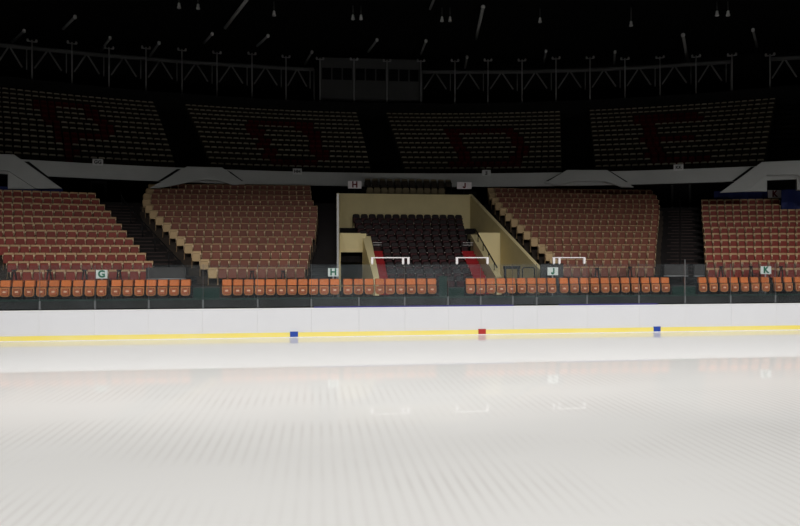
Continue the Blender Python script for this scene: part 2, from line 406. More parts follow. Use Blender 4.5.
for q in lower[300:]: rest.add(A_FULLW if q[1] in 'HJ' else A_FULL, q[4], q[5], {0: 3, 1: 3, 2: 3, 4: 3} if q[6] else None)
tag(build(rest, 'distant_seating', [M['tanback'], M['red'], M['armcream'], M['cream'], M['brownred']]), 'red and cream seats filling the higher rows of the lower blocks', 'seats', kind='stuff')

# stairs between the blocks
def P2(bk, i, side, t):
    P, n = rowline(bk, i); u = (n[1], -n[0]); s = EDGE[bk, i][side]
    return (P[0]+u[0]*s+n[0]*t, P[1]+u[1]*s+n[1]*t)
def stair(name, a, aside, b, bside, nrow, nosed=True):
    st = MB()
    for i in range(nrow):
        for h in range(2):
            t0, t1 = -.45+.425*h, -.45+.425*(h+1); z = Z0+RISE*i-(.19 if h == 0 else 0)
            q = []
            for (bk, sd, t) in ((a, aside, t0), (b, bside, t0), (b, bside, t1), (a, aside, t1)):
                if isinstance(bk, str): q.append(P2(bk, i, sd, t))
                else: q.append(bk(31.5+T*i+t))
            ax, bx = q[0], q[1]
            st.quadprism(q, max(0, z-.8), z, 0)
            l = sqrt((bx[0]-ax[0])**2+(bx[1]-ax[1])**2) or 1; ux, uy = (bx[0]-ax[0])/l, (bx[1]-ax[1])/l; nx, ny = -uy, ux
            m0, m1 = .22*l, .78*l
            if not nosed: continue
            st.quadprism([(ax[0]+ux*m0-nx*.01, ax[1]+uy*m0-ny*.01), (ax[0]+ux*m1-nx*.01, ax[1]+uy*m1-ny*.01), (ax[0]+ux*m1+nx*.05, ax[1]+uy*m1+ny*.05), (ax[0]+ux*m0+nx*.05, ax[1]+uy*m0+ny*.05)], z-.04, z+.006, 1)
    struct(st, name, [M['darkfloor'], M['nosing']])
    return st
stair('floor_stairs_left', 'G', 1, 'H', 0, 12)
stair('floor_stairs_right', 'J', 1, 'K', 0, 12)
WLx = lambda y: 1.09 + (y-31.5)*.03
WRx = lambda y: 11.0 - (y-31.5)*1.5/9.3
stair('floor_stairs_tunnel_left', 'H', 1, lambda y: (WLx(y)-.16, y), 0, 13, False)
stair('floor_stairs_tunnel_right', lambda y: (WRx(y)+.24, y), 0, 'J', 0, 13, False)
for a, asd, b2, bsd, lab in (('G', 1, 'H', 0, 'black handrail up the middle of the stairs between signs G and H'), ('J', 1, 'K', 0, 'black handrail up the middle of the stairs between signs J and K')):
    pts = []
    for i in range(0, 12):
        p, q = P2(a, i, asd, 0), P2(b2, i, bsd, 0); pts.append(((p[0]+q[0])/2, (p[1]+q[1])/2, Z0+RISE*i+.012))
    t = thing('aisle_handrail', lab, 'handrail', pts[0], 0, 'handrails on the wide stairs'); o = pts[0]
    hb = MB(); hb.tube([(p[0]-o[0], p[1]-o[1], p[2]-o[2]+.85) for p in pts], .03, 6); build(hb, 'rail', M['black'], t)
    for p in pts[::2]:
        hb = MB(); hb.tube([(p[0]-o[0], p[1]-o[1], p[2]-o[2]), (p[0]-o[0], p[1]-o[1], p[2]-o[2]+.85)], .025, 6); build(hb, 'post', M['black'], t)
# cross aisle behind the lower blocks
mb = MB()
def rowquad(bk, i, s0, s1, t0, t1):
    P, n = rowline(bk, i); u = (n[1], -n[0])
    return [(P[0]+u[0]*q+n[0]*t, P[1]+u[1]*q+n[1]*t) for q, t in ((s0, t0), (s1, t0), (s1, t1), (s0, t1))]
mb.quadprism(rowquad('G', 12, -14, 3.5, -.44, 9), 5.6, 6.36)
mb.quadprism(rowquad('K', 12, -3.5, 16, -.44, 9), 5.6, 6.36)
mb.quadprism([(-9.5, 42.12), (22, 42.12), (22, 50), (-9.5, 50)], 5.6, 6.40)
struct(mb, 'floor_cross_aisle', M['darkfloor'])

# ------------------------------------------------------------------ tunnel stand in the middle
mb = MB()
mb.hexa([(1.2, 40.9, 0), (9.6, 40.9, 0), (9.6, 41.1, 0), (1.2, 41.1, 0), (1.2, 40.9, 7.05), (9.6, 40.9, 7.05), (9.6, 41.1, 7.05), (1.2, 41.1, 7.05)])
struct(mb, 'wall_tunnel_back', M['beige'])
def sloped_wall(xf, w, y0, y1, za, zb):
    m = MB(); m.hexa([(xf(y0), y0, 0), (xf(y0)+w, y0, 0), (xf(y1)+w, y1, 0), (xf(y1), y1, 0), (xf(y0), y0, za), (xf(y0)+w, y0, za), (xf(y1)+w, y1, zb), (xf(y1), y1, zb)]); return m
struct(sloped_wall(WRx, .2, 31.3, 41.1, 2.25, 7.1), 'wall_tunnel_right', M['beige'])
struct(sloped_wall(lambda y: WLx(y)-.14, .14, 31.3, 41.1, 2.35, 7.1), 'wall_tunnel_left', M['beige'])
mb = MB(); mb.box(WLx(31.3)-.14, WLx(31.3)-.05, 31.2, 31.29, 1.3, 6.15); struct(mb, 'trim_tunnel_post', M['mast'])
# passage end walls with their openings
def passage_end(x0, x1, o0, o1, y, ztop, zo, corner):
    m = MB(); pts = [(x0, y, zo), (x1, y, zo)]
    m.box(x0, o0, y, y+.25, 1.36, zo) if o0 > x0 else None
    m.box(o1, x1, y, y+.25, 1.36, zo) if x1 > o1 else None
    if corner: pts += [(x1, y, ztop-.35), (x1-.12, y, ztop-.1), (x1-.35, y, ztop), (x0, y, ztop)]
    else: pts += [(x1, y, ztop), (x0, y, ztop)]
    m.prism(pts, (0, .25, 0)); m.box(x0, x1, y+.25, 40.9, ztop-.3, ztop-.02)
    return m
struct(passage_end(1.26, 2.72, 1.32, 2.50, 36.5, 4.5, 3.46, True), 'wall_passage_left', M['beigelit'])
struct(passage_end(8.95, 10.18, 8.95, 10.18, 36.5, 4.55, 1.36, False), 'wall_passage_right', M['beigelit'])
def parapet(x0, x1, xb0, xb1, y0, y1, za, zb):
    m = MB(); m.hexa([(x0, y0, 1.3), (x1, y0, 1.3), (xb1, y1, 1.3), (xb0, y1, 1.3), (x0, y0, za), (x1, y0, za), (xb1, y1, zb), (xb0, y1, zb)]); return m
struct(parapet(2.72, 3.0, 2.5, 2.95, 32.2, 36.75, 2.25, 4.35), 'wall_parapet_left', M['beigelit'])
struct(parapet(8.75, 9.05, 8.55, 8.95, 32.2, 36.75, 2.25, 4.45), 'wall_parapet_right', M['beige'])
mb = MB(); mb.box(.9, 11.2, 31.05, 41, 1.0, 1.36)
struct(mb, 'floor_tunnel', M['darkfloor'])
# stepped floor and dark seats of the stand
CN, CT, CY0, CZ0, CR = 11, .73, 33.1, 1.40, .352
mb = MB(); carp = MB()
club = []
for i in range(CN):
    y = CY0+CT*i; z = CZ0+CR*i
    if y < 36.4: x0, x1, wl, wr = 3.55, 7.88, 2.99, 8.58
    else:
        k = (y-36.4)/4.0; x0, x1 = 2.62-.48*k, 8.40+.50*k; wl, wr = (2.96, 8.56) if y < 36.9 else (1.3, 9.7-.0*k)
    mb.box(wl if y >= 36.4 else x0, wr if y >= 36.4 else x1, y-.40, y+.33, max(1.2, z-.6), z)
    if y < 36.4:
        for h in range(2):
            zz = z - (.176 if h == 0 else 0)
            for a, b in ((3.02, x0-.01), (x1+.01, 8.56)): carp.box(a, b, y-.40+.365*h, y-.40+.365*(h+1), 1.2, max(1.37, zz)+.72)
    N = round((x1-x0)/.5); p = (x1-x0)/N
    for j in range(N): club.append((i, j, N, (x0+p*(j+.5), y, z)))
struct(mb, 'floor_tunnel_terrace', M['darkfloor']); struct(carp, 'floor_red_steps', M['red_carpet'])
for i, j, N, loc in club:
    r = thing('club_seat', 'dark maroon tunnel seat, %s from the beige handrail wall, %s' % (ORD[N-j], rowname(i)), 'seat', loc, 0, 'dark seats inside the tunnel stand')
    link('backrest', C_B, r); link('seat_pan', C_P, r); ff = link('frame', C_F, r); link('arm_glint', C_S, ff)
# handrail on the right parapet and short rails at the head of the red steps
t = thing('stair_handrail', 'dark sloping handrail on the beige parapet beside the red steps', 'handrail', (8.85, 32.4, 2.33))
hb = MB(); hb.tube([(0, -.1, .36), (-.1, 4.1, 2.42)], .035, 8); build(hb, 'rail', M['black'], t)
for k in range(4):
    f = (k+.4)/4; hb = MB(); hb.tube([(-.1*f, 4.1*f, 2.05*f-.06), (-.1*f, 4.1*f, 2.05*f+.38)], .022, 6); build(hb, 'post', M['black'], t)
for x0, x1, lab in ((3.02, 3.5, 'short pale double rail heading the red steps nearer sign H'), (7.95, 8.53, 'short pale double rail heading the red steps below the handrail')):
    t = thing('step_rail', lab, 'rail', (x0, 36.06, 3.3), 0, 'pale rails heading the red steps')
    for z in (.55, .68):
        hb = MB(); hb.tube([(0, 0, z), (x1-x0, 0, z)], .016, 6); build(hb, 'bar', M['whitebar'], t)
    for x in (0.02, x1-x0-.02):
        hb = MB(); hb.tube([(x, 0, -.15), (x, 0, .68)], .014, 6); build(hb, 'upright', M['black'], t)

# small seat rows above the tunnel's back wall
mb = MB(); mb.box(2.0, 10.2, 41.1, 42.2, 6.4, 6.82); mb.box(2.0, 10.2, 42.2, 43.1, 6.4, 7.38); struct(mb, 'floor_loge', M['upterr'])
for i, (y, z, pa, pb) in enumerate(((41.75, 6.82, 366, 445), (42.65, 7.38, 364, 452))):
    xa, xb = onY(pa, 0, y)[0], onY(pb, 0, y)[0]; N = round((xb-xa)/.46); p = (xb-xa)/N
    for j in range(N):
        o = link('loge_seat', me_loge if i == 0 else me_ldark, None, (xa+p*(j+.5), y, z), 0)
        tag(o, 'small tan seat above the tunnel wall, %s from sign H, %s' % (ORD[j+1], rowname(i)), 'seat', 'small seats above the tunnel wall')

# ------------------------------------------------------------------ upper tier seats
STROKES = [((42,103),(73,154)), ((42,103),(85,106)), ((85,106),(107,128)), ((64,137),(107,133)),
           ((253,125),(275,160)), ((275,162),(312,163)), ((310,130),(322,158)), ((258,121),(308,125)),
           ((452,130),(470,163)), ((458,163),(512,163)), ((523,146),(515,160)), ((508,130),(523,147)), ((450,130),(508,130)),
           ((648,122),(656,160)), ((655,157),(703,156)), ((650,140),(688,137)), ((640,119),(697,116))]
def in_letter(px, py):
    for (a, b), (c, d) in STROKES:
        l2 = (c-a)**2+(d-b)**2; t = max(0, min(1, ((px-a)*(c-a)+(py-b)*(d-b))/l2))
        ex, ey = px-a-t*(c-a), py-b-t*(d-b)
        if (ex/8.0)**2 + (ey/3.4)**2 < 1 if abs(d-b) < abs(c-a) else (ex/9.0)**2 + (ey/3.4)**2 < 1: return True
    return False
UB = [('P-lettered', (-14, -14), (175, 154), 'r'), ('O-lettered', (210, 185), (371, 357), 'r'), ('D-lettered', (404, 386), (562, 560.5), 'l'), ('E-lettered', (595, 589), (765, 776), 'l')]
UNAME = {'P-lettered': 'block above sign GG', 'O-lettered': 'block above sign HH', 'D-lettered': 'block above sign JJ', 'E-lettered': 'block above sign KK'}
UAIS = {'r': 'its aisle nearer the press box', 'l': 'its aisle nearer the press box'}
upper = []
for nm, pl, pr, side in UB:
    for n in range(UROWS):
        R = UR0+UT*n; k = n/(UROWS-1)
        t0 = ringTheta(pl[0]+(pl[1]-pl[0])*k, R); t1 = ringTheta(pr[0]+(pr[1]-pr[0])*k, R)
        N = round(R*(t1-t0)/.455); dt = (t1-t0)/N; z = UZ0+URISE*n
        for j in range(N):
            th = t0+dt*(j+.5); x, y = rp(th, R); px, py, d = proj(x, y, z+.7)
            upper.append((d, nm, n, (N-j) if side == 'r' else j+1, (x, y, z), -th, in_letter(px, py), side))
upper.sort(key=lambda q: q[0])
vis = [q for q in upper if proj(*q[4])[0] > -4]
near = vis[:300]; ids = set(id(q) for q in near)
for d, nm, n, k, loc, rot, red, side in near:
    o = link('balcony_seat', me_ured if red else me_ucream, None, loc, rot)
    tag(o, '%s seat, %s from press box side, %s, %s' % ('maroon' if red else 'cream', ORD[k], rowname(n), UNAME[nm]), 'seat', 'upper seats of the ' + UNAME[nm])
rest = MB()
for q in vis[300:]: rest.add(U_MB, q[4], q[5], {0: 2, 1: 3} if q[6] else None)
tag(build(rest, 'upper_seating', [M['upcream'], M['updark'], M['upmaroon'], M['updarkred']]), 'cream upper tier seats farther off, with maroon seats forming big letters', 'seats', kind='stuff')

# ------------------------------------------------------------------ stair arches on the parapet band
def arch(name, outer, inner, label, cheeks=()):
    mid = (outer[1][0]+outer[2][0])/2; th = ringTheta(mid, 47.5); P = rp(th, 47.5); n = (sin(th), cos(th))
    def W(p, off=0):
        x, y, d = onLine(p[0], (P[0]+n[0]*off, P[1]+n[1]*off), n); return (x, y, zat(p[1], d))
    m = MB(); O = [W(p) for p in outer]; I = [W(p) for p in inner]; v = (n[0]*.3, n[1]*.3, 0)
    for i in range(3): m.prism([O[i], O[i+1], I[i+1], I[i]], v)
    for c in cheeks: m.prism([W(p, .3) for p in c], (n[0]*.5, n[1]*.5, 0))
    o = struct(m, name, M['fascia']); return o
arch('trim_stair_arch_1', [(-72,188),(-25,153),(14,154.5),(62,188.5)], [(-52,188),(-18,170),(8,170.5),(36,188.5)], '', [[(8,170.5),(36,189),(8,189)]])
arch('trim_stair_arch_2', [(150,188),(187,166.5),(222,167.5),(246,184)], [(160,188),(199,180),(216,180),(234,185)], '')
arch('trim_stair_arch_3', [(545,183),(567,170),(607,170),(634,187)], [(560,185),(574,181),(604,181),(622,187)], '')
arch('trim_stair_arch_4', [(720,192.5),(762,162),(800,160.5),(848,190)], [(745,191.5),(767,175),(797,174.5),(822,190)], '', [[(767,175),(767,191),(745,191.5)], [(797,174.5),(822,190),(797,190)]])
def arch_shade(name, pts):  # dark strip painted where the gap behind an arch leg lies in shade
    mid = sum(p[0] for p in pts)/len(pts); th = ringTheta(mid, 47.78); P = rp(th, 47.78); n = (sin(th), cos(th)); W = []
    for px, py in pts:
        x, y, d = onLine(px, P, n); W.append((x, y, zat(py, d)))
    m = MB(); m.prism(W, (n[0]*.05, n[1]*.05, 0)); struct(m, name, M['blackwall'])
arch_shade('trim_arch_shade_1', [(24, 161.5), (29, 161.5), (54, 181), (48, 181)])
arch_shade('trim_arch_shade_2', [(177, 169), (181, 169), (163, 181), (158, 181)])
arch_shade('trim_arch_shade_3', [(227, 170), (231, 172), (243, 181), (239, 181)])
arch_shade('trim_arch_shade_4', [(561, 173), (565, 171), (551, 181), (546, 181)])
arch_shade('trim_arch_shade_5', [(608, 170.5), (612, 172), (628, 182), (623, 182)])
arch_shade('trim_arch_shade_6', [(751, 167), (755, 166.5), (737, 181), (732, 181)])
# doors at the head of the stairs
def doorway(name, pa, pb, ytop, label):
    R = 53.1; a = onRing(pa, R); b = onRing(pb, R); m = MB()
    zt = zat(ytop, a[2])
    dx, dy = b[0]-a[0], b[1]-a[1]; l = sqrt(dx*dx+dy*dy); ux, uy = dx/l, dy/l; nx, ny = -uy, ux
    W = lambda s, t: (a[0]+ux*s+nx*t, a[1]+uy*s+ny*t)
    for s0, s1 in ((0, .14), (l-.14, l)): m.quadprism([W(s0, -.1), W(s1, -.1), W(s1, .12), W(s0, .12)], 6.45, zt, 0)
    m.quadprism([W(0, -.1), W(l, -.1), W(l, .12), W(0, .12)], zt, zt+.14, 0)
    m.quadprism([W(.14, .02), W(l-.14, .02), W(l-.14, .08), W(.14, .08)], 6.45, zt, 1)
    o = struct(m, name, [M['booth'], M['black']])
doorway('door_1', 90, 107, 183, ''); doorway('door_2', 671, 691, 184, '')

# ------------------------------------------------------------------ masts, truss, press box, roof fixtures
MX = [-6, 32, 72, 109, 146, 182, 217, 252, 286, 320, 354, 387, 421, 455, 488, 522, 556, 590, 625, 660, 696, 732, 770, 806]
MTOP = [39, 40, 42, 47, 47, 49, 52, 53, 56, 58, 58.5, 60, 60, 60, 59.5, 59.5, 57.5, 57, 58, 56.5, 55.5, 54, 54, 52]
PIPE = [(-20, 43), (0, 45), (100, 55), (200, 63), (300, 69), (430, 72), (520, 72), (590, 70), (650, 67), (720, 62.5), (800, 57.5), (820, 56)]
def pipez(px, R): return zat(lerp_tab(PIPE, px), onRing(px, R)[2])
ZB = 15.9
pb_words = ['outermost', ''] 
vis_i = 0
for k, (px, ty) in enumerate(zip(MX, MTOP)):
    x, y, d = onRing(px, 60.62); z1 = zat(ty, d); th = atan2(x-RC[0], y-RC[1])
    if px < 318: lab = 'thin grey mast with T head, %s from the press box towards sign GG' % ORD[sum(1 for q in MX if px <= q < 318)]
    elif px <= 422: lab = ['thin grey mast at the press box end nearer sign HH', 'thin grey mast crossing the first press box window bay', 'thin grey mast crossing the last press box window bay', 'thin grey mast at the press box end nearer sign JJ'][[320, 354, 387, 421].index(px)]
    else: lab = 'thin grey mast with T head, %s from the press box towards sign KK' % ORD[sum(1 for q in MX if 422 < q <= px)]
    t = thing('mast', lab, 'mast', (x, y, ZB), -th, 'grey masts behind the upper tier')
    h = z1-ZB
    b = MB(); b.tube([(0,0,0), (0,0,h)], .055, 8); build(b, 'pole', M['mast'], t)
    b = MB(); b.box(-.34, .34, -.04, .04, h-.15, h-.09); build(b, 'crossbar', M['mast'], t)
    for s in (-1, 1):
        b = MB(); b.lathe([(.04, .08), (.07, .05), (.09, -.06), (.08, -.09)], 8, 0, (s*.28, -.02, h-.0)); build(b, 'lamp', M['mast'], t)
wt = MB(); ring_box(wt, 60.3, 68, 15.2, 15.9, TL, TR, 40); struct(wt, 'floor_roof_ledge', M['blackwall'])
# truss in bays, either side of the booth
def truss(label, xs):
    t = thing('roof_truss', label, 'truss', (*onRing(xs[0], 60.9)[:2], 0))
    o = t.location
    pts = []
    n = max(2, int((xs[-1]-xs[0])/12))
    for i in range(n+1):
        px = xs[0]+(xs[-1]-xs[0])*i/n; p = onRing(px, 60.95); pts.append((p[0]-o[0], p[1]-o[1], pipez(px, 60.95)))
    b = MB(); b.tube(pts, .16, 8); build(b, 'chord', M['truss'], t)
    for a, c in zip(xs, xs[1:]):
        w = c-a
        for (fa, fb) in ((.06, .40), (.40, .74)):
            pa, pb2 = onRing(a+w*fa, 60.95), onRing(a+w*fb, 60.95)
            za, zb = pipez(a+w*fa, 60.95), pipez(a+w*fb, 60.95)
            if fa < .1: za -= 1.45
            else: zb -= 1.45
            b = MB(); b.tube([(pa[0]-o[0], pa[1]-o[1], za), (pb2[0]-o[0], pb2[1]-o[1], zb)], .065, 6); build(b, 'brace', M['brace'], t)
        p = onRing(a+w*.86, 60.95); z = pipez(a+w*.86, 60.95)
        b = MB(); b.tube([(p[0]-o[0], p[1]-o[1], z-1.6), (p[0]-o[0], p[1]-o[1], z)], .045, 6); build(b, 'hanger', M['brace'], t)
        p = onRing(a+w*.92, 60.95)
    for px in (xs[0], xs[-1]):
        p = onRing(px, 60.95); b = MB(); b.tube([(p[0]-o[0], p[1]-o[1], 15.9), (p[0]-o[0], p[1]-o[1], pipez(px, 60.95))], .07, 6); build(b, 'upright', M['truss'], t)
truss('dark grey pipe truss with inverted V braces between sign GG and the press box', [-6, 32, 72, 109, 146, 182, 217, 252, 286, 314])
truss('dark grey pipe truss with inverted V braces from the press box to sign KK', [422, 455, 488, 522, 556, 590, 625, 660, 696, 731])
truss('short dark grey truss bay at the far end past sign KK', [770, 806])
# press box
pa, pb = onRing(320, 61.0), onRing(421, 61.0); th = atan2((pa[0]+pb[0])/2-RC[0], (pa[1]+pb[1])/2-RC[1]); W = sqrt((pa[0]-pb[0])**2+(pa[1]-pb[1])**2)
cx, cy = rp(th, 61.25)
t = thing('press_box', 'grey press box with a dark window strip high behind the upper seats', 'booth', (cx, cy, ZB), -th)
b = MB(); b.box(-W/2, W/2, 0, 2.6, 0, 2.15); build(b, 'lower_wall', M['booth'], t)
b = MB(); b.box(-W/2, W/2, 0, 2.6, 3.15, 3.85); build(b, 'upper_wall', M['booth'], t)
b = MB(); b.box(-W/2-.1, W/2+.1, -.06, 2.7, 3.85, 3.98); build(b, 'roof', M['booth'], t)
for k in range(3):
    x0 = -W/2+W*k/3
    b = MB(); b.box(x0+.1, x0+W/3-.1, .06, .10, 2.15, 3.15); w = build(b, 'window', M['darkglass'], t)
    for q in range(4):
        xx = x0+.1+(W/3-.2)*q/3; b = MB(); b.box(xx-.06, xx+.06, .0, .12, 2.15, 3.15); build(b, 'mullion', M['booth'], w)
b = MB(); b.box(-W/2, W/2, 2.4, 2.6, 2.15, 3.15); build(b, 'rear_wall', M['black'], t)

# short strips painting in lit stretches of the roof ribs, and hanging lamps
def roof_hit(px, py, drop=.0):
    r = ray(px); k = (HY-py)/F; lo, hi = 5.0, 90.0
    for _ in range(50):
        d = (lo+hi)/2
        if CZ+k*d > roofz(r[0]*d, r[1]*d)-drop: hi = d
        else: lo = d
    return (r[0]*d, r[1]*d, CZ+k*d)
STR = [((249,-3),(225,28),'longest sloping roof strip, above the mast beyond sign HH'), ((483,7),(476,39),'bright upright roof strip high above sign JJ'),
       ((75,17),(63,29),'faint short roof strip above sign GG, higher of two'), ((24,31),(12,42),'faint short roof strip above sign GG, lower of two'),
       ((268,36),(257,46),'short sloping roof strip just above the masts beyond sign HH'), ((377,40),(368,52),'short sloping roof strip just above the press box'),
       ((426,41),(421,54),'short roof strip above the press box end nearer sign JJ'), ((467,57),(465,68),'tiny roof strip behind the masts above sign JJ'),
       ((546,51),(544,62),'tiny roof strip behind the masts between signs JJ and KK'), ((615,52),(614,64),'tiny roof strip among the masts nearer sign KK'),
       ((683,35),(688,63),'long thin roof strip reaching down to the masts above sign KK'), ((753,30),(757,47),'short tilted roof strip beyond sign KK'),
       ((435,-3),(430,9),'roof strip cut by the picture top, above the press box'), ((212,34),(204,43),'short dim roof strip beside the longest one'),
       ((110,38),(101,51),'short dim roof strip among the masts above sign GG'), ((159,43),(150,56),'short dim roof strip among the masts between signs GG and HH'),
       ((312,52),(305,64),'short dim roof strip at the press box end beyond sign HH')]
for (a, b2), (c, d2), lab in STR:
    p, q = roof_hit(a, b2, .1), roof_hit(c, d2, .1)
    t = thing('roof_strip', lab, 'roof rib', p, 0, 'lit rib segments under the roof')
    v = tuple(q[i]-p[i] for i in range(3)); r = .13 if abs(d2-b2) > 24 else .10
    b = MB(); b.tube([(0,0,0), v], r, 8); build(b, 'rib_piece', M['strip'] if r > .12 else M['mast'], t)
    b = MB(); b.lathe([(r*.7, -.15), (r*1.3, -.08), (r*1.3, .08), (r*.7, .15)], 8); build(b, 'bright_end', M['lampwhite'], t)
HL = [(353,16,'first hanging lamp of the pair above the press box'), (361,16,'second hanging lamp of the pair above the press box'), (442,18,'first hanging lamp of the pair between press box and sign JJ'),
      (450,18,'second hanging lamp of the pair between press box and sign JJ'), (540,19,'single hanging lamp between signs JJ and KK'), (274,12,'single hanging lamp above sign HH'),
      (179,4,'first hanging lamp of the pair between signs GG and HH'), (198,5,'second hanging lamp of the pair between signs GG and HH'), (631,18,'single hanging lamp on a long rod before sign KK'),
      (717,12,'first hanging lamp of the pair beyond sign KK'), (728,12,'second hanging lamp of the pair beyond sign KK')]
for px, py, lab in HL:
    p = roof_hit(px, py-6, .05); s = .30
    t = thing('hanging_lamp', lab, 'lamp', p, 0, 'lamps hanging under the roof')
    drop = .55 if px != 631 else .9
    b = MB(); b.tube([(0,0,.35), (0,0,-drop+.2)], .035, 6); build(b, 'rod', M['truss'], t)
    b = MB(); b.lathe([(.06, .20), (.09, .15), (.10, .02), (.14, -.12), (.15, -.19), (.12, -.21)], 10, 0, (0, 0, -drop)); build(b, 'shade', M['lampwhite'], t)

# ------------------------------------------------------------------ boards and glass
BY, CAP = 27.32, 1.175
XS = [-10.72-2.1*k for k in range(8, 0, -1)] + [-10.72, -8.66, -6.62, -4.52, -2.36, -.2, 1.75, 3.66, 5.5, 6.9, 8.3, 9.35, 11.6, 13.96, 16.1, 18.25, 20.4] + [20.4+2.13*k for k in range(1, 9)]
XS = [x*BY/27.72 for x in XS]
t = thing('dasher_boards', 'white rink boards with a yellow kick strip along the far ice edge', 'rink boards', (0, BY, 0))
for a, c in zip(XS, XS[1:]):
    b = MB(); b.box(a+.002, c-.002, 0, .10, .20, CAP-.03); build(b, 'board_panel', M['board'], t)
b = MB(); b.box(XS[0], XS[-1], -.02, .10, 0, .20); build(b, 'kick_plate', M['yellow'], t)
b = MB(); b.box(XS[0], XS[-1], -.015, .14, CAP-.03, CAP); build(b, 'top_cap', M['whitecap'], t)
b = MB(); b.box(-.1, 8.2, .02, .14, CAP, CAP+.05); b2 = build(b, 'cap_strip', M['bluecap'], t); b2['label'] = 'violet blue strip on the cap'
b = MB(); b.box(10.2, 14.6, .02, .14, CAP, CAP+.05); b2 = build(b, 'cap_strip', M['bluecap'], t); b2['label'] = 'violet blue strip on the cap'
for X, mt, lab in ((-.90, 'blue', 'blue square mark on the yellow strip'), (6.94, 'redmark', 'red square mark on the yellow strip'), (14.75, 'blue', 'blue square mark on the yellow strip')):
    b = MB(); X *= BY/27.72; b = MB(); b.box(X-.16, X+.16, -.026, .02, .01, .235); o = build(b, 'line_mark', M[mt], t); o['label'] = lab
b = MB(); b.box(XS[0], XS[-1], -.035, -.02, 0, .022); build(b, 'snow_edge', M['whitecap'], t)

GT = 2.92
GN = {}
for k, (a, c) in enumerate(zip(XS, XS[1:])):
    mid = (a+c)/2
    if proj(c, BY, 2)[0] < -8 or proj(a, BY, 2)[0] > 808: continue
    center = -.3 < mid < 11.7
    px = proj(mid, BY, 2)[0]
    b = MB(); b.box(a+.035, c-.035, .07, .082, CAP+.055, GT)
    o = build(b, 'rink_glass', M['hazeglass' if center else 'glass'], None, (0, BY, 0))
    GN[k] = (o, px, center)
lst = sorted(GN.values(), key=lambda q: q[1])
sideG = [q for q in lst if q[1] < 290]; mids = [q for q in lst if q[2]]; sideK = [q for q in lst if q not in sideG and q not in mids]
for i, q in enumerate(reversed(sideG)): tag(q[0], 'clear rink glass sheet on white boards, %s from the blue mark towards sign G' % ORD[i+1], 'glass panel', 'clear rink glass sheets')
for i, q in enumerate(mids): tag(q[0], 'hazy rink glass sheet before the tunnel stand, %s from the sign H end' % ORD[i+1], 'glass panel', 'hazy rink glass sheets')
for i, q in enumerate(sideK): tag(q[0], 'clear rink glass sheet on white boards, %s from the tunnel towards sign K' % ORD[i+1], 'glass panel', 'clear rink glass sheets')
ps = [x for x in XS if -6 < proj(x, BY, 2)[0] < 806]
for x in ps:
    px = proj(x, BY, 2)[0]
    n = sum(1 for y in ps if y <= x)
    ht = 3.12 if abs(px-687) < 4 else GT+.02
    lab = 'slim grey post between rink glass sheets, %s counting from the sign G end' % ORD[n]
    b = MB(); zb = CAP+.002 if not (-.1 < x < 8.2 or 10.2 < x < 14.6) else CAP+.052
    o = thing('glass_post', lab, 'post', (x, BY, zb), 0, 'posts between the rink glass sheets')
    wide = .018 if ht > 3 else .009
    b.box(-wide, wide, .066, .088, 0, ht-zb); build(b, 'seam_post', M['clamp'] if ht > 3 else M['post'], o)
    b = MB(); b.box(-.030, .030, .050, .064, 0, .36); b.box(-.03, .03, .09, .10, 0, .36); build(b, 'clamp', M['clamp'], o)
    continue
    tag(o, lab, 'post', 'posts between the rink glass sheets')
for pa, pb, lab in ((371, 410, 'white bar with end brackets over the glass nearer sign H'), (456, 489, 'white bar with end brackets over the glass before the red steps'), (553, 586, 'white bar with end brackets over the glass above sign J')):
    x0, x1 = onY(pa, 0, BY)[0], onY(pb, 0, BY)[0]
    t = thing('glass_top_rail', lab, 'rail', (x0, BY, 3.04), 0, 'white bars over the rink glass')
    b = MB(); b.box(0, x1-x0, .055, .095, .14, .18); build(b, 'bar', M['whitebar'], t)
    for x in ([.05, x1-x0-.05] if pa != 371 else [.05, x1-x0-.28, x1-x0-.06]) if pa != 553 else [.06, .30, x1-x0-.05]:
        b = MB(); b.box(x-.045, x+.045, .03, .12, -.09, .14); b.box(x-.025, x+.025, .06, .09, -.12, -.09); build(b, 'bracket', M['whitebar'], t)

# ------------------------------------------------------------------ front deck, orange seats
DZ, DY = 1.36, 29.55
mb = MB(); mb.box(-30, 40, DY, 31.05, 1.0, DZ); struct(mb, 'floor_front_deck', M['darkfloor'])
mb = MB(); mb.box(-30, 40, DY-.12, DY, 0, 1.39); struct(mb, 'wall_deck_front', M['blackwall'])
mb = MB(); mb.box(-30, 40, DY-.14, DY, 1.39, 1.46); struct(mb, 'trim_deck_edge', M['green'])
OG = [(-13, 108, None, 'G', 'before the signboard G, in the run that ends at the black gap'), (110.5, 191.5, 7, 'G', 'in the run between the gap beside sign G and the green gap'), (221.5, 340, 11, 'H', 'in the run below sign H towards the blue mark'), (342.5, 437, 9, 'H', 'in the run before the tunnel'),
      (465, 556.5, 9, 'J', 'in the run before the handrail'), (558.5, 670, 11, 'J', 'in the run below the block behind sign J'), (697, 770, 7, 'K', 'in the run before sign K'), (772, 814, 4, 'K', 'in the run past sign K')]
RUN = ['run ending beside sign G', 'run from sign G to the green gap', 'run from the green gap to sign H', 'run from sign H to the tunnel gate', 'run from the tunnel gate to sign J', 'run from sign J to the stairs',
       'run from the stairs to sign K', 'run past sign K']
OY = 30.05
